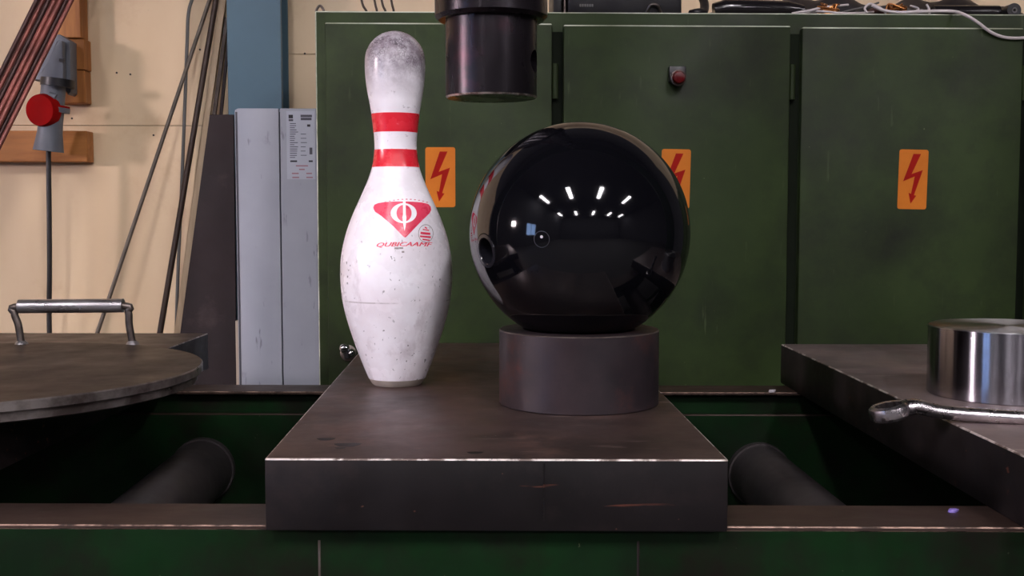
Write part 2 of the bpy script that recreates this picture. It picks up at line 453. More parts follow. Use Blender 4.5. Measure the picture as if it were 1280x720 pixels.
FL = Vector((-4.0, -.03, 1.60))
t = thing('flood_lamp', (FL.x, FL.y, 0), 'warm flood lamp on a tripod stand by the side wall', 'lamp')
fd = (Vector((.1, 1.1, .95)) - FL).normalized(); fu, fv = frame_of(fd)
def obb(bm, c, a, b, d, ha, hb, hd, bevel=0):
    vs_ = []
    m = bm.verts
    n0 = len(bm.verts)
    v = [m.new(Vector(c) + a * (ha * i) + b * (hb * j) + d * (hd * l)) for l in (-1, 1) for j in (-1, 1) for i in (-1, 1)]
    fs = [bm.faces.new([v[q] for q in qq]) for qq in ((0, 2, 3, 1), (4, 5, 7, 6), (0, 1, 5, 4), (1, 3, 7, 5), (3, 2, 6, 7), (2, 0, 4, 6))]
    if bevel: bmesh.ops.bevel(bm, geom=list({e for f in fs for e in f.edges}), offset=bevel, segments=2, profile=.5, affect='EDGES')
bm = new(); obb(bm, FL - fd * .06, fu, fv, fd, .18, .15, .05, .01); part('housing', bm, M['black_plastic'], t)
bm = new(); obb(bm, FL - fd * .004, fu, fv, fd, .16, .13, .004); part('lamp_glass', bm, M['flood_light'], t)
bm = new(); tube(bm, [(FL.x - .06, FL.y, .35), (FL.x - .06, FL.y, FL.z)], .015); part('pole', bm, M['black_plastic'], t)
for a in (0, 2.1, 4.2):
    bm = new(); tube(bm, [(FL.x - .06, FL.y, .6), (FL.x - .06 + .4 * math.cos(a), FL.y + .4 * math.sin(a), .008)], .012); part('leg', bm, M['black_plastic'], t)

# ================================================================== THE PRESS
SL = -math.tan(R_(2.2))                                 # the frame stands slightly askew to the camera
def sk(bm):
    for v in bm.verts: v.co.y += v.co.x * SL
press = thing('hydraulic_press', (0, 1.2, 0), 'dark green welded steel press frame with worn flanges carrying the plates', 'press')
XL, XR = -1.15, 1.15
def beam(name, yf, yb, inner_ledge):
    b = new(); box(b, XL, XR, yf, yb, ZF - .004, ZF, .0010, 1, 0, 1); sk(b)
    fl = part('top_flange', b, [M['flange_worn'], M['flange_edge']], press, 'brown worn top flange with bare scratched edge')
    return fl
FY0, FY1, RY0, RY1 = .856, .921, 1.511, 1.572
beam('front', FY0, FY1, False); beam('rear', RY0, RY1, True)
b = new(); box(b, XL, XR, FY0 + .0008, FY1 - .004, ZF - .34, ZF - .0035, .0005, 1); sk(b); fb = part('front_beam', b, M['frame_green'], press, 'dark green front beam')
b = new(); box(b, XL, XR, RY0 + .016, RY1 - .004, ZF - .34, ZF - .0035, .0005, 1); sk(b); rb = part('rear_beam', b, M['frame_green'], press, 'dark green rear beam')
b = new(); box(b, XL, XR, RY0 + .004, RY0 + .017, ZF - .34, ZF - .031, .002, 1, 0, 1); sk(b); part('lining_plate', b, [M['frame_green'], M['flange_worn']], rb)
for px in (398, 797):
    p = ony(px, 690, FY0); b = new(); tube(b, [(p.x, FY0 + p.x * SL + .002, ZF - .012), (p.x, FY0 + p.x * SL + .002, ZF - .3)], .0016, 8)
    part('weld_seam', b, M['steel_side'] if px > 600 else M['rod_steel'], fb)
for px, py in ((248, 592), (948, 592)):
    p = ony(px, py, 1.5); b = new()
    tube(b, [(p.x, FY1 - .01 + p.x * SL, p.z), (p.x, RY0 + .02 + p.x * SL, p.z)], .041, 40); tb = part('tie_bar', b, M['tie_bar'], press, 'grey round tie bar inside the frame')
    b = new(); lathe(b, [(.0405, 0), (.0435, 0), (.0435, .012), (.0405, .012)], (p.x, RY0 - .008 + p.x * SL, p.z), (0, 1, 0), 40, closed=True); part('bar_collar', b, M['tie_bar'], tb)
for s in (-1, 1):
    xe = s * 1.0
    b = new(); box(b, min(xe, xe + s * .15), max(xe, xe + s * .15), FY1 - .03, RY0 + .04, ZF - .34, ZF - .02, .003, 1); sk(b); part('end_plate', b, M['frame_green'], press)
    for yy in (FY0 + .002, RY0 + .02):
        b = new(); box(b, xe, xe + s * .14, yy, yy + .055, 0, ZF - .33, .003, 1) if s > 0 else box(b, xe - .14, xe, yy, yy + .055, 0, ZF - .33, .003, 1); sk(b); part('leg', b, M['frame_green'], press)
    b = new(); box(b, min(xe, xe + s * .14), max(xe, xe + s * .14), 1.13, 1.33, ZF - .2, 2.5, .004, 1); sk(b); part('upright', b, M['frame_green'], press)
b = new(); box(b, -1.15, 1.15, 1.10, 1.36, 2.35, 2.7, .004, 1); sk(b); part('crosshead', b, M['frame_green'], press)

# ram
RYc = 1.2
rc = ony(614, 60, RYc); RR = .0485
zb = ony(614, 117, RYc - RR).z; zc = ony(614, 13.5, RYc - .0595).z
ram = thing('press_ram', (rc.x, RYc, 2.35), 'dark polished steel ram with a collar hanging above the plate', 'press ram')
bm = new(); lathe(bm, [(0, zb), (RR - .0018, zb), (RR, zb + .0018), (RR, zc + .01), (0, zc + .01)], (rc.x, RYc, 0), n=96, mats=[0, 1, 0, 0])
o = part('ram_body', bm, [M['steel_ram'], M['steel_edge']], ram)
hp = ony(668, 79, RYc); ha = Vector((math.cos(R_(19)), -math.sin(R_(19)), 0))
bm = new(); hc = Vector((rc.x, RYc, hp.z)); tube(bm, [hc + ha * .02, hc + ha * .07], .0118, 32)
bm.transform(Matrix.Translation(-Vector(gbase(o)))); bmesh.ops.recalc_face_normals(bm, faces=bm.faces)
# the body is evaluated in its own space, so the cutter is moved there
o.parent = None; boolean_cut(o, bm); o.parent = ram
bm = new(); lathe(bm, [(RR - .002, zc), (.0555, zc), (.0595, zc + .004), (.0595, zc + .03), (.052, zc + .034), (.052, 2.3505), (0, 2.3505)], (rc.x, RYc, 0), n=96)
part('collar', bm, M['steel_ram'], ram)

# ------------------------------------------------------------------ the three thick plates
def plate(name, pts, label, top_m='steel_dark'):
    bm = new()
    prism(bm, [Vector((x, y, ZF)) for x, y in pts], (0, 0, ZP - ZF), .0014, 2, 2, 0, 1)
    for f in bm.faces:
        if f.material_index == 2 and f.calc_center_median().z < ZP - .003: f.material_index = 1
    cx = sum(p[0] for p in pts) / 4; cy = sum(p[1] for p in pts) / 4
    t = thing('steel_plate', (cx, cy, ZF), label, 'steel plate')
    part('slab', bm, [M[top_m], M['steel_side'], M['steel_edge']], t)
    return t
pl = plate('centre', ((-.1655, .8472), (.1868, .8335), (.188, 1.600), (-.1650, 1.615)), 'thick brown steel plate carrying the bowling pin and the ball')
p = ony(680, 620, .839)
bm = new(); box(bm, p.x - .0006, p.x + .0006, .8385, .8415, ZF + .008, ZP - .003); part('seam', bm, M['steel_side'], pl)
for px, py, sx in ((407, 549, .007), (434, 556, .010), (425, 560, .004), (594, 566, .006)):
    q = onz(px, py, ZP); bm = new(); prism(bm, [Vector((q.x + sx * math.cos(a) * (1 + .25 * math.sin(3 * a)), q.y + sx * .9 * math.sin(a) * (1 + .2 * math.cos(2 * a)), ZP - .0002)) for a in np.linspace(0, 2 * math.pi, 15)[:-1]], (0, 0, .0003))
    part('oil_spot', bm, M['steel_side'], pl)
plate('left', ((-.975, .873), (-.4625, .853), (-.4266, 1.750), (-.94, 1.770)), 'thick steel plate under the round disc with a handle')
plate('right', ((.4165, .800), (.975, .783), (.975, 1.562), (.4275, 1.581)), 'thick steel plate under the bright machined cylinder and spanner', 'steel_grey')

# ------------------------------------------------------------------ disc with handle
DC, DR, DZ = Vector((-.5556, 1.2005, 0)), .2493, .8765
disc = thing('round_disc', (DC.x, DC.y, ZP), 'large round worn steel disc with welded pipe handle', 'steel disc')
bm = new(); lathe(bm, [(0, DZ - .010), (DR - .001, DZ - .010), (DR, DZ - .009), (DR, DZ - .0012), (DR - .0012, DZ), (0, DZ)], DC, n=160, mats=[0, 1, 1, 1, 0])
part('upper_disc', bm, [M['disc_steel'], M['disc_rim']], disc)
bm = new(); lathe(bm, [(0, ZP - .0002), (DR - .010, ZP - .0002), (DR - .006, ZP + .0015), (DR - .006, DZ - .0105), (0, DZ - .0098)], DC, n=160, mats=[0, 1, 1, 0])
part('lower_disc', bm, [M['disc_steel'], M['disc_rim']], disc)
h1, h2 = onz(27, 430, DZ), onz(166, 430, DZ)
t1, t2 = ony(20, 383, h1.y), ony(157, 382, h2.y)
hd = thing  # keep name short
bm = new()
tube(bm, smooth_path([h1 - Vector((0, 0, .002)), h1.lerp(t1, .5) + Vector((-.0005, 0, 0)), t1 + Vector((-.002, 0, -.009)), t1 + Vector((.006, 0, 0)), t2 + Vector((-.006, 0, 0)), t2 + Vector((.003, 0, -.008)), h2.lerp(t2, .5), h2 - Vector((0, 0, .002))], 6), .0046, 14)
hr = part('handle', bm, M['rod_steel'], disc, 'bent round rod handle')
bm = new(); s1, s2 = ony(24, 383, h1.y), ony(154, 382, h2.y)
lathe(bm, [(.005, 0), (.0088, 0), (.0088, (s2 - s1).length), (.005, (s2 - s1).length)], s1, s2 - s1, 32, closed=True); part('grip_pipe', bm, M['sleeve'], hr, 'bright pipe sleeve')
for hh in (h1, h2):
    bm = new(); lathe(bm, [(.0085, 0), (.0075, .002), (.0048, .005)], hh - Vector((0, 0, .0005)), n=20); part('weld_bead', bm, M['sleeve'], hr)

# ------------------------------------------------------------------ bowling pin
PB = Vector((-.0925, 1.219, ZP))
tab = [(0, 2.20), (.15, 2.33), (.75, 2.828), (2.25, 3.906), (3.375, 4.510), (4.5, 4.766), (5.875, 4.563), (7.25, 3.703), (8.625, 2.472), (9.375, 1.965), (10, 1.797), (10.875, 1.870), (11.75, 2.094), (12.625, 2.406), (13.5, 2.547), (13.727, 2.546)]
zs = np.array([a for a, b in tab]) * .0254; rs = np.array([b for a, b in tab]) * .0127
def spline_coef(x, y):
    n = len(x); A = np.zeros((n, n)); r = np.zeros(n); A[0, 0] = A[-1, -1] = 1
    for i in range(1, n - 1):
        h0, h1_ = x[i] - x[i - 1], x[i + 1] - x[i]
        A[i, i - 1], A[i, i], A[i, i + 1] = h0, 2 * (h0 + h1_), h1_
        r[i] = 6 * ((y[i + 1] - y[i]) / h1_ - (y[i] - y[i - 1]) / h0)
    return np.linalg.solve(A, r)
m2 = spline_coef(zs, rs); HT = 15 * .0254; RT0 = 1.273 * .0254; CT = HT - RT0
def pin_r(z):
    if z >= CT: return math.sqrt(max(0, RT0 ** 2 - (z - CT) ** 2))
    i = int(np.clip(np.searchsorted(zs, z) - 1, 0, len(zs) - 2)); h = zs[i + 1] - zs[i]; a = (zs[i + 1] - z) / h; b_ = (z - zs[i]) / h
    return a * rs[i] + b_ * rs[i + 1] + ((a ** 3 - a) * m2[i] + (b_ ** 3 - b_) * m2[i + 1]) * h * h / 6
pin = thing('bowling_pin', PB, 'scuffed white bowling pin with two red neck stripes standing on the plate', 'bowling pin')
bm = new()
ZBASE = .0075
prof = [(pin_r(ZBASE), ZBASE)] + [(pin_r(z), z) for z in np.linspace(ZBASE + .004, CT, 90)] + [(RT0 * math.cos(a), CT + RT0 * math.sin(a)) for a in np.linspace(.06, math.pi / 2, 20)[:-1]] + [(0, HT)]
lathe(bm, [(0, ZBASE)] + prof, PB, n=96); part('body', bm, M['pin'], pin)
bm = new(); lathe(bm, [(0, 0), (pin_r(0) - .0025, 0), (pin_r(0) - .0004, .0018), (pin_r(ZBASE) - .0003, ZBASE), (0, ZBASE)], PB, n=96); part('base_ring', bm, M['pin_base'], pin, 'grey nylon base ring')
PV = Vector((-PB.x, -PB.y, 0)).normalized()              # from the pin towards where its print faces
PR = Vector((-PV.y, PV.x, 0)); PR = PR if PR.x > 0 else -PR
def pin_z(py): return ony(497, py, PB.y - .045).z - ZP
for ya, yb_ in ((140.5, 164), (186, 208)):
    za, zb_ = ony(497, yb_, PB.y - .024).z - ZP, ony(497, ya, PB.y - .024).z - ZP
    bm = new(); zz = np.linspace(za, zb_, 14)
    lathe(bm, [(pin_r(z) - .001, z) for z in (zz[0],)] + [(pin_r(z) + .00025, z) for z in zz] + [(pin_r(zz[-1]) - .001, zz[-1])], PB, n=96)
    part('stripe', bm, M['pin_red'], pin, 'red neck stripe')

def refine(bm, L):
    for _ in range(7):
        es = [e for e in bm.edges if e.calc_length() > L]
        if not es: break
        bmesh.ops.subdivide_edges(bm, edges=es, cuts=1)
        bmesh.ops.triangulate(bm, faces=[f for f in bm.faces if len(f.verts) > 3])
def wrap(bm, off):
    """flat (x, z) drawing laid on the pin's front surface"""
    for v in bm.verts:
        x, z = v.co.x, v.co.y
        r = pin_r(z) + off
        x = max(-r * .98, min(r * .98, x))
        v.co = PB + PR * x + PV * math.sqrt(r * r - x * x) + Vector((0, 0, z))
def flat(loops):
    bm = new(); L = [[Vector((x, y, 0)) for x, y in lp] for lp in loops]
    allv = [bm.verts.new(p) for lp in L for p in lp]
    for tri in tessellate_polygon(L):
        try: bm.faces.new([allv[i] for i in tri])
        except ValueError: pass
    return bm
def lp(pts):             # pixels of the photograph's logo crop -> metres on the pin
    out = []
    for cx, cy in pts:
        px, py = 450 + cx / 7.2, 225 + cy / 7.2
        q = ony(px, py, PB.y - .047); out.append(((q - PB).dot(PR), q.z - ZP))
    return out
def ell(cx, cy, rx, ry, n=40): return [(cx + rx * math.cos(2 * math.pi * i / n), cy + ry * math.sin(2 * math.pi * i / n)) for i in range(n)]
def decal(name, loops, off, mat, label=None, parent=None):
    bm = flat([lp(l) for l in loops]); refine(bm, .004); wrap(bm, off)
    for f in bm.faces:
        f.normal_update()
        if f.normal.dot(PV) < 0: f.normal_flip()
    bm2 = bm; o = None
    face_smooth(bm2); bm2.transform(Matrix.Translation(-PB))
    me = bpy.data.meshes.new(name); bm2.to_mesh(me); bm2.free(); me.materials.append(mat)
    o = bpy.data.objects.new(name, me); COL.objects.link(o); o.parent = parent or pin
    return tag(o, label)
wedge = [(122, 262), (118, 245), (128, 222), (160, 208), (220, 198), (310, 193), (395, 192), (480, 194), (560, 200), (620, 214), (645, 240), (648, 268), (632, 298), (560, 365), (480, 445), (420, 508), (405, 517), (390, 508), (300, 415), (190, 322), (135, 285)]
emb = decal('emblem', [wedge], .0003, M['pin_print'], 'red wedge emblem')
decal('emblem_ring', [ell(394, 298, 118, 90), ell(397, 298, 68, 76)], .0005, M['pin'], None, emb)
decal('emblem_blade', [[(386, 186), (412, 186), (412, 310), (418, 335), (412, 400), (401, 458), (390, 400), (382, 335), (388, 310)]], .00055, M['pin'], None, emb)
for i in range(11):                                      # faint dots of the arched line above the wedge
    a = -1 + i / 5; cx = 420 + a * 190; cy = 172 + 26 * a * a
    decal('print_mark', [[(cx - 10, cy - 4), (cx + 8, cy - 5), (cx + 10, cy + 4), (cx - 8, cy + 5)]], .0003, M['pin_faint'], None, emb)
seal = decal('seal', [ell(594, 482, 70, 82), ell(594, 482, 65, 77)], .0003, M['pin_grey_print'], 'small round approval seal')
for (a, b_, c, d) in ((545, 635, 466, 486), (540, 640, 498, 514), (562, 628, 528, 540), (566, 624, 440, 450), (584, 606, 420, 432)):
    decal('seal_band', [[(a, c), (b_, c + 10), (b_, d + 10), (a, d)]], .0003, M['pin_print'], None, seal)
for (a, b_, c, d) in ((310, 350, 604, 620), (352, 388, 602, 618), (375, 398, 636, 652)):
    decal('print_mark', [[(a, c), (b_, c), (b_, d), (a, d)]], .0003, M['pin_grey_print'], None, pin)
# brand lettering below the wedge
def text_mesh(body, shear=.35):
    cu = bpy.data.curves.new('t', 'FONT'); cu.body = body; cu.shear = shear; cu.size = 1; cu.resolution_u = 3
    ob = bpy.data.objects.new('t', cu); COL.objects.link(ob); bpy.context.view_layer.update()
    me = bpy.data.meshes.new_from_object(ob.evaluated_get(bpy.context.evaluated_depsgraph_get()))
    bpy.data.objects.remove(ob); bm = new(); bm.from_mesh(me); bpy.data.meshes.remove(me); return bm
bm = text_mesh('QUBICAAMF')
xs = [v.co.x for v in bm.verts]; ys = [v.co.y for v in bm.verts]; xa, xb, ya, yb_ = min(xs), max(xs), min(ys), max(ys)
for v in bm.verts:
    u, q = (v.co.x - xa) / (xb - xa), (v.co.y - ya) / (yb_ - ya)
    arch = 26 * (2 * u - 1) ** 2
    (X, Z), = lp([(150 + u * 500, 604 - q * 44 + (arch - 14) * .3)])
    v.co = (X, Z, 0)
sh_ = bmesh.ops.duplicate(bm, geom=list(bm.verts) + list(bm.edges) + list(bm.faces))
for v in sh_['geom']:
    if isinstance(v, bmesh.types.BMVert): v.co.x += .00045; v.co.y -= .0001
bmesh.ops.triangulate(bm, faces=bm.faces); refine(bm, .003); wrap(bm, .0003)
for f in bm.faces:
    f.normal_update()
    if f.normal.dot(PV) < 0: f.normal_flip()
bm.transform(Matrix.Translation(-PB)); me = bpy.data.meshes.new('lettering'); bm.to_mesh(me); bm.free(); me.materials.append(M['pin_print'])
o = bpy.data.objects.new('lettering', me); COL.objects.link(o); o.parent = pin; o['label'] = 'red slanted brand lettering'

# ------------------------------------------------------------------ ring and ball
BC, BR = Vector((.0957, 1.0966, 1.0232)), .108
RO, RI, RZ = .0785, .0530, .9290
bm = new()
lathe(bm, [(RI, ZP), (RO - .001, ZP), (RO, ZP + .001), (RO, RZ - .001), (RO - .001, RZ), (RI + .002, RZ), (RI, RZ - .002)], (BC.x, BC.y, 0), n=128, mats=[0, 0, 0, 1, 0, 0, 0], closed=True)
one('steel_ring', bm, [M['steel_ring'], M['rod_steel']], (BC.x, BC.y, ZP), 'dark turned steel ring holding up the black bowling ball', 'steel ring')
ball = thing('bowling_ball', (BC.x, BC.y, BC.z - BR), 'glossy black bowling ball resting on a dark steel ring', 'bowling ball')
bm = new(); bmesh.ops.create_uvsphere(bm, u_segments=128, v_segments=80, radius=BR); bm.transform(Matrix.Translation(BC))
bo = part('sphere', bm, M['ball'], ball)
hn = Vector((-.8581, -.4912, -.1498)).normalized()
bm = new(); tube(bm, [BC + hn * .045, BC + hn * .125], .0168, 48); bm.transform(Matrix.Translation(-Vector(ball.location))); bmesh.ops.recalc_face_normals(bm, faces=bm.faces)
bo.parent = None; boolean_cut(bo, bm); bo.parent = ball
top = math.sqrt(BR ** 2 - .0168 ** 2)
bm = new(); lathe(bm, [(0, .0452), (.0120, .0452), (.0120, top - .0002), (.0128, top + .0007), (.0160, top + .0002), (.0164, top - .0008), (.0165, .0452)], BC, hn, 48); part('thumb_slug', bm, M['slug'], ball, 'dark thumb hole insert')
mn = Vector((-.3908, -.9198, -.0368)).normalized(); 
bm = new()
def cap_ring(r0, r1, off=.00012):
    lathe(bm, [(r0, math.sqrt((BR + off) ** 2 - r0 * r0)), (r1, math.sqrt((BR + off) ** 2 - r1 * r1))], BC, mn, 40)
cap_ring(.0070, .0075)
part('engraved_circle', bm, M['mark'], ball)
bm = new(); mu, mv = frame_of(mn)
lathe(bm, [(0, BR + .0003), (.0014, BR + .00015)], BC, (mn + Vector((0, 0, .02))).normalized(), 16); part('engraved_dot', bm, M['pale_chip'], ball)

# ------------------------------------------------------------------ machined cylinder and spanner
KC, KR = Vector((.5435, 1.133, 0)), .0795
kz = ony(1160, 406, 1.143).z
bm = new(); lathe(bm, [(0, ZP), (KR - .001, ZP), (KR, ZP + .001), (KR, kz - .0012), (KR - .0012, kz), (KR * .5, kz), (0, kz)], KC, n=160, mats=[0, 0, 0, 1, 1, 1])
one('machined_cylinder', bm, [M['steel_turned'], M['steel_facing']], (KC.x, KC.y, ZP), 'short bright machined steel cylinder standing on the plate', 'steel cylinder')

wr = thing('ring_spanner', (.5, .985, ZP), 'shiny ring spanner lying over the edge of the plate', 'spanner')
a0 = onz(1112, 512, .8665); a1 = onz(1280, 521.5, ZP + .006)
ax = (Vector((a1.x, a1.y, 0)) - Vector((a0.x, a0.y, 0))).normalized(); pr = Vector((-ax.y, ax.x, 0))
tilt = R_(13)
ru = (ax * math.cos(tilt) + Vector((0, 0, 1)) * math.sin(tilt)); rn = ru.cross(pr).normalized(); rn = rn if rn.z > 0 else -rn
rcn = Vector((a0.x, a0.y, ZP + .0092))
bm = new(); n = 96
def ringpt(r, h, k): a = 2 * math.pi * k / n; return rcn + ru * (r * math.cos(a)) + pr * (r * math.sin(a)) + rn * h
def hole_r(k): a = (12 * k / n) % 1; return .0112 + .0013 * abs(2 * a - 1)
prf = [(.0150, -.0072), (.0176, -.0045), (.0182, .0), (.0174, .0042), (.0150, .0062)]
rings = [[bm.verts.new(ringpt(r, h, k)) for k in range(n)] for r, h in prf]
rings.append([bm.verts.new(ringpt(hole_r(k), .0056, k)) for k in range(n)]); rings.append([bm.verts.new(ringpt(hole_r(k), -.0066, k)) for k in range(n)])
for a_, b_ in zip(rings, rings[1:] + rings[:1]):
    for k_ in range(n): bm.faces.new((a_[k_], a_[(k_ + 1) % n], b_[(k_ + 1) % n], b_[k_])).material_index = 1 if b_ is rings[-1] else 0
part('ring_head', bm, [M['spanner'], M['steel_side']], wr)
bm = new()
st = rcn + ru * .0155
e_ = Vector((st.x, st.y, ZP + .0052))
path = smooth_path([st, st + ax * .010 + Vector((0, 0, .0008)), e_ + ax * .03 + Vector((0, 0, .0042)), e_ + ax * .07 + Vector((0, 0, .0016)), e_ + ax * .12, e_ + ax * .22], 6)
rad = [.0098 - .0018 * min(1, i / 10) for i in range(len(path))]
tube(bm, path, rad, 20, squash=.8)
part('shank', bm, M['spanner'], wr)
e0 = path[-1]
bm = new()
hp_ = []
for k_ in range(40):
    a = .55 + (2 * math.pi - 1.1) * k_ / 39; hp_.append(e0 + ax * .014 + ax * (.018 * math.cos(a)) + pr * (.018 * math.sin(a)))
inner = [e0 + ax * .030 + pr * -.009, e0 + ax * .012 + pr * -.009, e0 + ax * .008, e0 + ax * .012 + pr * .009, e0 + ax * .030 + pr * .009]
prism(bm, [q - Vector((0, 0, .0052)) for q in hp_ + inner], (0, 0, .0090)); part('open_jaw', bm, M['spanner'], wr)

# ================================================================== GREEN CABINET
CY = 1.96                                               # carcass front; the doors stand proud of it
cx0, cx1, cz1 = -.2855, 1.345, 1.3895
cab = thing('switch_cabinet', ((cx0 + cx1) / 2, CY + .17, 0), 'long dark green steel switch cabinet with several doors', 'cabinet')
bm = new(); box(bm, cx0, cx1, CY, CY + .33, 0, cz1, .002, 2, 0, 1); part('carcass', bm, [M['cab_green'], M['cab_edge']], cab)
DF = CY - .016
doors = [(-.2665, .1215, 1.3675), (.1415, .534, 1.3655), (.5545, .9415, 1.3635), (.961, 1.33, 1.3635)]
for i, (a, b_, zt) in enumerate(doors):
    bm = new(); box(bm, a, b_, DF, CY - .0005, .08, zt, .0024, 2)
    for f in bm.faces:
        f.normal_update()
        if f.calc_center_median().z > zt - .0026 : f.material_index = 1
    dr = part('door', bm, [M['cab_green'], M['cab_edge']], cab)
    for zh in (1.27, .5):
        bm = new(); tube(bm, [(b_ + .006, CY - .008, zh - .03), (b_ + .006, CY - .008, zh + .03)], .0055, 12); part('hinge', bm, M['cab_green'], dr)
    bm = new(); box(bm, b_ + .0005, b_ + .0195, CY - .0012, CY + .0005, .09, zt - .012) ; part('door_gap_strip', bm, M['cab_dark'], dr, 'dark strip in the gap between doors')  # dark green strip filling the gap beside each door
def rounded(x0, x1, z0, z1, r, n=4):
    out = []
    for cx, cz, a0_ in ((x1 - r, z1 - r, 0), (x0 + r, z1 - r, 90), (x0 + r, z0 + r, 180), (x1 - r, z0 + r, 270)):
        for k_ in range(n + 1):
            a = R_(a0_ + 90 * k_ / n); out.append((cx + r * math.cos(a), cz + r * math.sin(a)))
    return out
bolt = [(308, 163), (357, 163), (301, 292), (373, 266), (322, 428), (337, 431), (302, 482), (286, 413), (302, 420), (322, 308), (247, 340)]
for (xa, ya, xb, yb_) in ((532, 184, 569, 259), (826, 186.5, 863, 260.5), (1122, 187, 1160, 261.5)):
    p0, p1 = ony(xa, yb_, DF), ony(xb, ya, DF); c = (p0 + p1) / 2; hw, hh = (p1.x - p0.x) / 2, (p1.z - p0.z) / 2
    rot = -R_(1.1) if xa > 800 else 0
    def pl2(u, v_, dy): return Vector((c.x + u * math.cos(rot) - v_ * math.sin(rot), DF - dy, c.z + u * math.sin(rot) + v_ * math.cos(rot)))
    bm = new(); prism(bm, [pl2(u, v_, 0) for u, v_ in rounded(-hw, hw, -hh, hh, .004)], (0, -.0006, 0)); stk = part('warning_sticker', bm, M['sticker'], cab, 'orange high voltage sticker')
    bm = new(); prism(bm, [pl2((bx - 311) / 190 * 2 * hw, (327 - by) / 383 * 2 * hh, .0006) for bx, by in bolt], (0, -.0003, 0)); part('lightning_bolt', bm, M['bolt_red'], stk, 'red lightning arrow')
p = ony(845.5, 99, DF)
bm = new(); box(bm, p.x - .0145, p.x + .0145, DF - .012, DF, p.z - .006, p.z + .021, .002, 2); il = part('indicator_lamp', bm, M['black_plastic'], cab, 'red indicator lamp on a black bracket')
bm = new(); lathe(bm, [(.011, 0), (.0135, 0), (.0135, .012), (.0115, .013)], (p.x, DF - .011, p.z), (0, -1, 0), 32, closed=True); part('bezel', bm, M['rod_steel'], il)
bm = new(); lathe(bm, [(.0115, .0), (.0115, .016), (.009, .021), (0, .023)], (p.x, DF - .008, p.z), (0, -1, 0), 32); part('lens', bm, M['red_lens'], il)
# chrome handle low on the first door
p = ony(433, 440, DF - .02)
bm = new(); lathe(bm, [(0, 0), (.014, 0), (.014, .004), (.008, .007), (.008, .022), (0, .022)], (p.x + .001, DF, p.z - .004), (0, -1, 0), 28); dh = part('door_handle', bm, M['rod_steel'], cab, 'chrome door handle')
bm = new(); bmesh.ops.create_uvsphere(bm, u_segments=20, v_segments=14, radius=.0088); bm.transform(Matrix.Translation((p.x - .0025, DF - .026, p.z + .0075))); part('handle_knob', bm, M['chrome'], dh)
bm = new(); bmesh.ops.create_uvsphere(bm, u_segments=20, v_segments=14, radius=.0065); bm.transform(Matrix.Translation((p.x + .0095, DF - .026, p.z - .0005))); part('handle_knob', bm, M['chrome'], dh)
bm = new(); tube(bm, [(p.x - .002, DF - .024, p.z + .007), (p.x + .002, DF - .024, p.z - .010)], .0055, 14); part('handle_lever', bm, M['black_plastic'], dh)

# ------------------------------------------------------------------ things lying on the cabinet
def top(px, dy=.03, dz=0.): q = ony(px, 10, CY + dy); return Vector((q.x, CY + dy, cz1 + dz))
a, b_ = top(709), top(852)
tc_ = thing('charger_case', ((a.x + b_.x) / 2, CY + .10, cz1), 'black flat plastic case lying on top of the green cabinet', 'case')
bm = new(); box(bm, a.x, b_.x, CY + .025, CY + .2, cz1, cz1 + .075, .006, 2); part('case_body', bm, M['black_plastic'], tc_)
q = top(816); bm = new(); tube(bm, smooth_path([(q.x - .012, CY + .024, cz1 + .004), (q.x - .006, CY + .018, cz1 + .016), (q.x + .006, CY + .018, cz1 + .016), (q.x + .014, CY + .024, cz1 + .004)], 5), .0025, 8); part('latch', bm, M['rod_steel'], tc_)
q = top(733, .025); bm = new()
for k_ in range(6): box(bm, q.x - .012 + k_ * .0042, q.x - .0090 + k_ * .0042, CY + .0242, CY + .0252, cz1 + .014, cz1 + .0185)
part('print_mark', bm, M['cable_grey'], tc_)
bm = new(); q = top(698); box(bm, q.x - .009, q.x + .006, CY + .03, CY + .16, cz1, cz1 + .055, .003, 2); one('black_adapter', bm, M['black_plastic'], (q.x, CY + .09, cz1), 'small black adapter beside the flat black case', 'adapter')
bm = new(); a, b_ = top(706), top(709); box(bm, a.x - .002, a.x + .0015, CY + .027, CY + .17, cz1, cz1 + .06, .0005, 1); one('metal_strip', bm, M['rod_steel'], (a.x, CY + .1, cz1), 'thin upright metal strip against the black case', 'metal strip')
# wrapped glossy roll
a, b_ = top(892, .05), top(1006, .05); r_ = .016
bm = new(); tube(bm, [a + Vector((0, 0, r_ * .8)), a + Vector((.02, 0, r_)), a + Vector((.06, .005, r_ * 1.04)), b_ + Vector((-.03, .01, r_)), b_ + Vector((0, .012, r_ * .9))], [r_ * .8, r_, r_ * 1.04, r_, r_ * .7], 24)
one('film_roll', bm, M['black_gloss'], (a + b_) / 2, 'glossy black wrapped roll lying on the green cabinet', 'roll')
bm = new(); a = top(868, .06); tube(bm, smooth_path([a + Vector((-.006, .0, .008)), a + Vector((.004, -.01, .009)), a + Vector((.016, .0, .012)), a + Vector((.022, .02, .03)), a + Vector((.02, .04, .05))], 6), .008, 12)
one('black_hose', bm, M['black_plastic'], a, 'short bent black hose between case and glossy roll', 'hose')
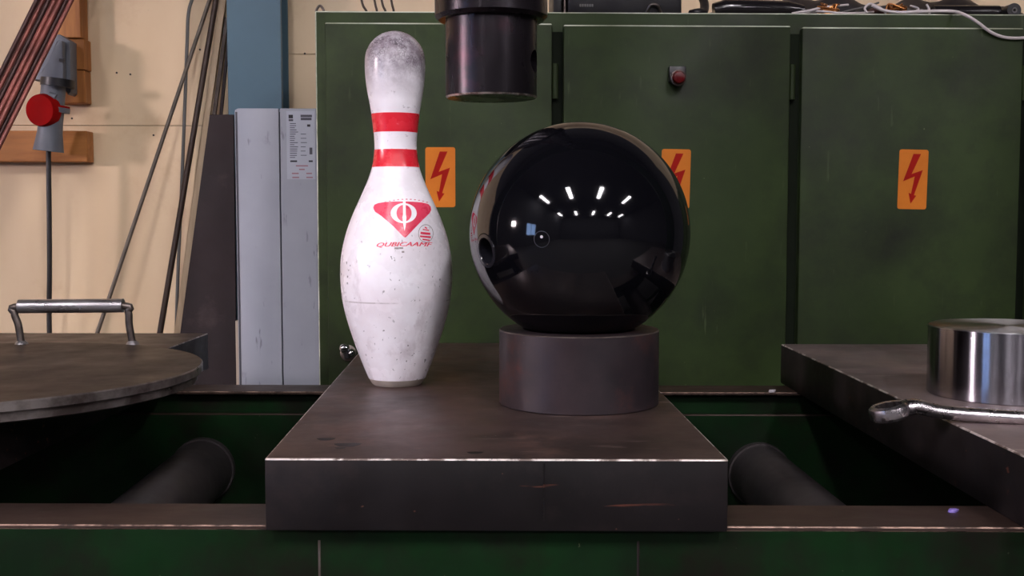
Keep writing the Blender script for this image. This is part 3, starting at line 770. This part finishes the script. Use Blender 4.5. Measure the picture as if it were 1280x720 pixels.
# loose wires
def wire(name, pts, r, mat, label, cat='wire', group=None):
    P = [top(x, dy, z) for x, dy, z in pts]
    bm = new(); tube(bm, smooth_path(P, 7), r, 8); return one(name, bm, mat, P[0], label, cat, group)
G = 'loose wires heaped on the green cabinet'
wire('loose_wire', [(990, .02, .003), (1012, .018, .008), (1030, .03, .016), (1060, .05, .024)], .0022, M['cable_white'], 'grey-white wire slanting up beside the glossy roll', group=G)
wire('loose_wire', [(1000, .03, .003), (1022, .025, .008), (1048, .012, .003), (1070, .02, .004), (1092, .04, .010)], .002, M['cable_white'], 'grey-white wire arching low at the foot of the copper strands', group=G)
wire('loose_wire', [(1040, .04, .003), (1060, .03, .010), (1082, .04, .019), (1098, .06, .03)], .0018, M['cable_grey'], 'thin grey wire crossing behind the copper strands', group=G)
wire('loose_wire', [(1084, .012, .003), (1081, .014, .012), (1088, .018, .020), (1100, .022, .014), (1108, .018, .004)], .002, M['cable_white'], 'grey-white wire standing in a narrow loop', group=G)
wire('loose_wire', [(1105, .03, .010), (1120, .02, .005), (1140, .018, .006), (1148, .03, .014), (1138, .045, .022)], .002, M['cable_white'], 'grey-white wire curled in a wide ring', group=G)
wire('loose_wire', [(1158, .02, .02), (1161, .018, .012), (1162, .016, .003)], .002, M['cable_white'], 'grey-white wire end pointing straight down', group=G)
random.seed(3)
for lbl, x0, x1 in (('copper strand bundle heaped between two grey-white wires', 1022, 1050), ('copper strand bundle under the ring of wire', 1108, 1134)):
    t = thing('copper_strands', top((x0 + x1) / 2, .06), lbl, 'wire', 'copper strand bundles')
    for k_ in range(16):
        P = [top(random.uniform(x0, x1), random.uniform(.022, .05), random.uniform(.003, .022)) for _ in range(4)]
        bm = new(); tube(bm, smooth_path(P, 5), .0016, 6); part('strand', bm, M['copper'], t)
for lbl, x0, x1 in (('tangled dark cable heap behind the copper strands', 1010, 1150),):
    t = thing('cable_heap', top(1080, .12), lbl, 'cable')
    for k_ in range(9):
        xx = x0 + (x1 - x0) * k_ / 9
        P = [top(xx, .10, .004), top(xx + random.uniform(5, 25), .11, random.uniform(.012, .03)), top(xx + 34, .13, random.uniform(.01, .03)), top(xx + 40, .12, .004)]
        bm = new(); tube(bm, smooth_path(P, 5), random.choice((.004, .005, .006)), 8); part('cable', bm, random.choice((M['cable_black'], M['cable_grey'], M['bar_dark'])), t)
a, b_ = top(862, .2), top(1330, .2)
bm = new(); nx, ny = 40, 8; gr = []
for i in range(nx + 1):
    row = []
    for j in range(ny + 1):
        u, v_ = i / nx, j / ny; e = math.sin(math.pi * u) ** .35 * math.sin(math.pi * v_) ** .5
        row.append(bm.verts.new((a.x + (b_.x - a.x) * u, CY + .15 + .14 * v_, cz1 + .001 + e * (.06 + .012 * math.sin(17 * u + 5 * v_) + .008 * math.sin(41 * u - 7 * v_)))))
    gr.append(row)
for i in range(nx):
    for j in range(ny): bm.faces.new((gr[i][j], gr[i + 1][j], gr[i + 1][j + 1], gr[i][j + 1]))
one('folded_tarpaulin', bm, M['tarp'], ((a.x + b_.x) / 2, CY + .22, cz1), 'dark folded tarpaulin heaped on the cabinet behind the loose wires', 'tarpaulin')
a, b_ = top(1166, .06), top(1248, .06)
bm = new(); tube(bm, [a + Vector((0, 0, .013)), b_ + Vector((0, 0, .013))], .013, 24); one('black_pipe', bm, M['black_gloss'], (a + b_) / 2, 'black pipe lying on the cabinet next to the ring of wire', 'pipe')
a = top(1268, .03); bm = new(); lathe(bm, [(.004, 0), (.0125, 0), (.0125, .03), (.004, .03)], a + Vector((0, 0, .0125)), (0, 1, 0), 32, closed=True); tr = thing('tape_roll', a, 'black tape roll with a grey core on the cabinet', 'roll')
part('tape', bm, M['black_plastic'], tr)
bm = new(); lathe(bm, [(.0025, -.001), (.005, -.001), (.005, .031), (.0025, .031)], a + Vector((0, 0, .0125)), (0, 1, 0), 24, closed=True); part('core', bm, M['cable_grey'], tr)
# cable that drapes over the cabinet's front edge
P = [top(1090, .02, .018), top(1103, .01, .008), top(1125, .004, .003), top(1150, .002, .0045), top(1190, -.004, .004)]
P += [ony(1207, 19, DF - .008), ony(1222, 28, DF - .006), ony(1240, 41, DF - .005), ony(1258, 47, DF - .004), ony(1282, 47, DF - .004), ony(1310, 40, DF - .006), ony(1335, 20, DF - .004)]
P += [top(1352, .004, .004), top(1370, .05, .003)]
bm = new(); tube(bm, smooth_path(P, 6), .0027, 10); one('draped_cable', bm, M['cable_white'], P[0], 'off-white cable sagging over the front edge of the cabinet', 'cable')
# four short cable ends and a lifting eye at the left
for k_, (xa, xb, zz_) in enumerate(((453, 460, 1), (469, 471, 0), (478, 483, 1), (490, 492, 0))):
    P = [top(xb + 3, .06, .002), top(xb, .06, .004), top((xa + xb) / 2 + 1, .06, .012), top(xa, .06, .024), top(xa - 4, .07, .06)]
    bm = new(); tube(bm, smooth_path(P, 5), .0021, 8)
    one('cable_end', bm, M['rod_brown'], P[0], 'brown cable end rising behind the pin head, %s from the lifting eye' % ('first', 'second', 'third', 'fourth')[k_], 'cable', 'cable ends on the cabinet')
q = top(400, .012); bm = new(); tube(bm, smooth_path([q + Vector((-.007, 0, 0)), q + Vector((-.005, 0, .006)), q + Vector((0, 0, .011)), q + Vector((.005, 0, .006)), q + Vector((.007, 0, 0))], 6), .0022, 8)
one('lifting_eye', bm, M['rod_steel'], q, 'small metal lifting eye on the corner of the cabinet', 'lifting eye')

# ================================================================== LEFT BACKGROUND
# light grey drive unit
DY = 2.06
d0, d1, dm = ony(289, 136, DY).x, ony(404, 136, DY).x, ony(349, 136, DY).x
dz1 = ony(340, 135.5, DY).z
dv = thing('drive_unit', ((d0 + d1) / 2, DY + .12, 0), 'light grey tall drive unit standing between column and green cabinet', 'drive unit')
bm = new(); box(bm, d0 + .004, d1 - .002, DY + .008, DY + .24, 0, dz1 - .002, .002, 1); part('housing', bm, M['drive_grey'], dv)
bm = new(); box(bm, d0 + .006, d1 - .004, DY + .006, DY + .009, .02, dz1 - .006); part('seam_backing', bm, M['drive_seam'], dv)
bm = new(); prism(bm, [(d0, DY + .03, .02), (d0 + .012, DY, .02), (dm - .0012, DY, .02), (dm - .0012, DY + .007, .02), (d0 + .014, DY + .03, .02)], (0, 0, dz1 - .02), .0006); part('cover', bm, M['drive_grey'], dv)
bm = new(); box(bm, dm + .0012, d1, DY, DY + .007, .02, dz1, .001, 1); cv = part('cover', bm, M['drive_grey'], dv)
l0, l1 = ony(359, 224, DY), ony(393.5, 139, DY)
bm = new(); box(bm, l0.x, l1.x, DY - .0006, DY + .0003, l0.z, l1.z); lb = part('rating_label', bm, M['label_paper'], dv, 'printed rating label')
def ink(name, px0, px1, py0, py1, m):
    q0, q1 = ony(px0, py1, DY), ony(px1, py0, DY)
    bm = new(); box(bm, q0.x, q1.x, DY - .0009, DY - .0005, q0.z, q1.z); part(name, bm, M[m], lb)
ink('logo_block', 360.8, 366.2, 143.5, 148, 'ink_dark'); ink('print_line', 361, 366.5, 149, 151.5, 'ink')
ink('print_block', 375.8, 390, 143.5, 146.5, 'ink'); ink('print_block', 376, 389.5, 147.2, 150.3, 'ink')
ink('print_block', 384, 388, 155.5, 158.5, 'ink_dark')
for r_i in range(17):
    yy = 154 + r_i * 2.65
    ink('print_line', 362.5, 366 + random.uniform(1.5, 7), yy, yy + .9, 'ink')
    if r_i % 2 and r_i > 3: ink('print_line', 376, 381 + random.uniform(0, 3), yy, yy + .8, 'ink')
ink('print_block', 363, 371.5, 200.5, 202.6, 'ink_dark'); ink('print_block', 386, 391, 200.5, 202.6, 'ink_dark'); ink('print_block', 387, 390.5, 184.5, 193, 'ink')
for (a, b_, c) in ((370, 385, 206.5), (374, 381, 211), (365, 373.5, 216), (383, 390, 216), (365.5, 374, 221), (383, 391, 221)): ink('print_line', a, b_, c, c + 1.6, 'ink_red')
# strip beside the unit
x_a, x_b = ony(293.5, 400, DY + .03).x, ony(301, 400, DY + .03).x
zt = ony(296, 401, DY + .03).z
bm = new(); box(bm, x_a, x_b - .002, DY + .034, DY + .05, 0, zt, .001, 1); one('wooden_strip', bm, M['beige_strip'], (x_a, DY + .04, 0), 'pale narrow strip standing against the grey drive unit', 'strip')

# leaning sheet
def lean_y(z, foot, ztop, ytop): return foot + (ytop - foot) * z / ztop
def lean_pt(px, py, foot, ztop, ytop):
    Y = ytop
    for _ in range(12): q = ony(px, py, Y); Y = lean_y(q.z, foot, ztop, ytop)
    return ony(px, py, Y)
sh = dict(foot=2.26, ztop=1.25, ytop=2.335)
q1, q2 = lean_pt(262, 143.5, **sh), lean_pt(226, 410, **sh); q3 = lean_pt(292, 143, **sh)
dxy = (q2 - q1) / (q1.z - q2.z); fl_ = q1 + dxy * q1.z
q4 = q3 + Vector((fl_.x - q1.x, fl_.y - q1.y, -q3.z)) * .25; q4.z = 0; q4.y = fl_.y
bm = new(); prism(bm, [q1, q3, Vector((q3.x + .01, fl_.y, 0)), Vector((fl_.x, fl_.y, 0))], (0, .006, 0), .0006); one('brown_sheet', bm, M['sheet_brown'], (fl_.x + .05, fl_.y, 0), 'dark brown rusty sheet leaning beside the grey drive unit', 'sheet')

def leaner(name, p_top, p_bot, r, mat, label, cat, foot, ztop, square=False, group=None, width=None, ytop=None):
    k_ = dict(foot=foot, ztop=ztop, ytop=(ytop if ytop else YB - r - .001))
    A, B = lean_pt(*p_top, **k_), lean_pt(*p_bot, **k_)
    d = (A - B) / (A.z - B.z); lo, hi = B - d * (B.z - r * .5), A + d * (ztop - A.z)
    bm = new()
    if square:
        dd = (hi - lo).normalized(); u = dd.cross(Vector((0, 1, 0))).normalized(); v_ = u.cross(dd)
        prism(bm, [lo + u * width * i + v_ * r * j for i, j in ((-1, -1), (1, -1), (1, 1), (-1, 1))], hi - lo, .0006)
    else: tube(bm, [lo, lo.lerp(hi, .5), hi], r, 16)
    return one(name, bm, mat, (lo.x, lo.y, 0), label, cat, group)
leaner('thin_rod', (262, 0), (119, 424), .0042, M['rod_grey'], 'thin dark rod leaning at a slant against the plywood wall', 'rod', 2.22, 1.52)
leaner('brown_bar', (270, 0), (201, 410), .0062, M['rod_brown'], 'dark brown bar leaning steeply against the plywood wall', 'rod', 2.28, 1.60)
leaner('wooden_lath', (278.6, 3), (223, 410), .005, M['lath'], 'pale wooden lath leaning beside the dark brown bar', 'lath', 2.33, 1.515, True, None, .0066)
leaner('dark_strip', (281.5, 40), (233, 410), .004, M['rod_brown'], 'dark brown strip leaning against the wall beside the pale lath', 'strip', 2.325, 1.46, True, None, .004)
leaner('dark_strip', (284.5, 60), (250, 410), .003, M['sheet_brown'], 'dull brown strip leaning next to the steel column', 'strip', 2.30, 1.42, True, None, .003, YB - .025)
# thin hanging cable
Yc = YB - .02
P = [ony(262, -60, Yc), ony(248, -14, Yc), ony(240, 0, Yc), ony(235.5, 18, Yc), ony(234, 50, Yc), ony(231.5, 120, Yc), ony(226.5, 250, Yc), ony(222.5, 340, Yc), ony(220, 440, Yc), ony(219, 560, Yc)]
P.append(Vector((P[-1].x, Yc, .004)))
bm = new(); tube(bm, smooth_path(P, 6), .0036, 10); one('hanging_cable', bm, M['cable_grey'], P[-1], 'thin grey cable hanging down the plywood wall', 'cable')

# red-brown bars at the top left
offs = [(46, -.014, 'bar_dark', .0042), (53.8, .003, 'bar_red', .0042), (61.2, .018, 'bar_dark', .0046), (68.5, -.002, 'bar_red', .0048), (76, -.006, 'bar_red', .0048), (83, .012, 'bar_dark', .0046), (89.5, -.004, 'bar_red', .0044),
        (50, .060, 'bar_dark', .0040), (58.5, .060, 'bar_dark', .0040), (72, .060, 'bar_dark', .0040), (80.5, .060, 'bar_dark', .0040)]
desc = ['at the outer side of the bundle', 'second in the bundle from the outer side', 'sunk behind its neighbours in the bundle', 'in the middle of the bundle', 'just past the middle of the bundle', 'sunk next to the socket side bar', 'on the socket side of the bundle',
        'in the back layer, outermost', 'in the back layer, second from outside', 'in the back layer past the middle', 'in the back layer towards the socket']
for (xt, dy, m, r), ds in zip(offs, desc):
    leaner('metal_bar', (xt, 0), (xt - 44.5, 90), r, M[m], 'long red-brown metal bar leaning, ' + ds, 'metal bar', 1.72 + dy, 2.0, ytop=min(YB - r - .001, YB - .016 + dy * .3))

# wooden bracket boards on the wall
def board(px0, px1, py0, py1, th, m, label, z1=None):
    a, b_ = ony(px0, py1, YB - th), ony(px1, py0, YB - th)
    bm = new(); box(bm, a.x, b_.x, YB - th, YB - .0003, a.z, z1 or b_.z, .0015, 1)
    return one('wooden_board', bm, M[m], ((a.x + b_.x) / 2, YB - th / 2, a.z), label, 'board')
board(58, 99, -40, 47, .045, 'pine', 'yellow pine board fixed above the grey socket')
board(62, 105.5, 48.5, 87, .040, 'pine', 'short pine block behind the upper grey socket housing')
board(60, 105.5, 88, 128.5, .040, 'pine', 'short pine block behind the lower grey socket housing')
board(-60, 108.5, 163.5, 202, .040, 'pine_h', 'pine board lying crosswise under the red socket cap')

# grey three-phase socket with red cap, plug and cable
SY = YB - .040
def P2(px, py, dy): return ony(px, py, SY - dy)
sc = thing('power_socket', ony(62, 120, SY), 'grey industrial power socket with round red cap on the boards', 'socket')
bm = new()
outl = [(72, 46), (84, 47), (96, 55), (97, 118), (94, 121), (82, 103), (51, 103), (51, 92), (62, 70), (67, 52)]
prism(bm, [P2(x, y, .002) for x, y in outl], (0, -.040, 0), .002, 2)
hs = part('housing', bm, M['socket_grey'], sc)
bm = new(); prism(bm, [P2(x, y, .040) for x, y in ((76, 52), (83, 53), (84, 101), (55, 101), (56, 92), (70, 72))], (0, -.022, 0), .003, 2); part('housing_front', bm, M['socket_grey'], hs)
bm = new(); box(bm, P2(75, 76, .06).x, P2(81.5, 76, .06).x, SY - .0655, SY - .060, P2(75, 77, .06).z, P2(75, 73.5, .06).z); part('screw_slot', bm, M['black_plastic'], hs)
A, B = P2(67.5, 100, .055), P2(60.5, 189, .055)
bm = new(); L = (B - A).length; sc_ = SY / 1400
lathe(bm, [(0, 0), (14 * sc_, 0), (14.2 * sc_, .07), (14 * sc_, .09), (14.5 * sc_, L * .75), (17.6 * sc_, L), (14 * sc_, L), (12 * sc_, L - .02), (0, L - .02)], A, B - A, 36); part('plug_body', bm, M['socket_grey'], sc)
bm = new(); lathe(bm, [(13 * sc_, -.006), (19.5 * sc_, -.006), (19.5 * sc_, .010), (13 * sc_, .010)], A + Vector((.008, 0, -.004)), B - A, 36, closed=True); part('hood_shade_ring', bm, M['black_plastic'], sc)  # added black ring, stands in for the shade under the housing hood
C_ = A.lerp(B, .42); bm = new(); lathe(bm, [(14 * sc_, -.006), (19 * sc_, -.006), (19 * sc_, .004), (14 * sc_, .004)], C_ + Vector((.003, 0, 0)), B - A, 36, closed=True); part('plug_collar', bm, M['socket_grey'], sc)
bm = new(); lathe(bm, [(14 * sc_, -.010), (18.5 * sc_, -.010), (18.5 * sc_, -.006), (14 * sc_, -.006)], C_ + Vector((.003, 0, 0)), B - A, 36, closed=True); part('red_band', bm, M['socket_red'], sc)
rcx = P2(54, 138, .075); rd = Vector((-.22, -.97, -.05)).normalized()
bm = new(); lathe(bm, [(0, -.012), (19.5 * sc_, -.012), (19.8 * sc_, .0), (18.8 * sc_, .010), (17.8 * sc_, .013), (0, .0135)], rcx, rd, 48); rcp = part('red_cap', bm, M['socket_red'], sc, 'round red hinged cap')
bm = new(); tube(bm, [P2(62, 118, .075), P2(70, 122, .075)], .007, 14); part('cap_hinge', bm, M['socket_grey'], rcp)
bm = new(); e = A.lerp(B, .86); q = P2(62, 426, .03); tube(bm, smooth_path([e, B + Vector((0, 0, -.01)), P2(61.5, 260, .055), P2(62, 340, .05), q, Vector((q.x, q.y, .3)), Vector((q.x - .03, q.y - .02, .006))], 6), .0052, 12); part('supply_cable', bm, M['cable_black'], sc)

# ------------------------------------------------------------------ small scraps
def scrap(name, px, py, z, size, m, label):
    q = onz(px, py, z); bm = new()
    pts = [(math.cos(a) * size * random.uniform(.6, 1.1), math.sin(a) * size * random.uniform(.4, .8)) for a in np.linspace(0, 2 * math.pi, 7)[:-1]]
    prism(bm, [Vector((q.x + x, q.y + y, z - .0002)) for x, y in pts], (0.001, 0, size * .55), .0003); one(name, bm, M[m], (q.x, q.y, z), label, 'scrap')
scrap('plastic_scrap', 1190, 640, ZF, .005, 'purple', 'tiny purple plastic scrap on the front flange of the press')
scrap('metal_chip', 964, 490, ZF, .006, 'pale_chip', 'tiny pale chip on the rear flange next to the plate')
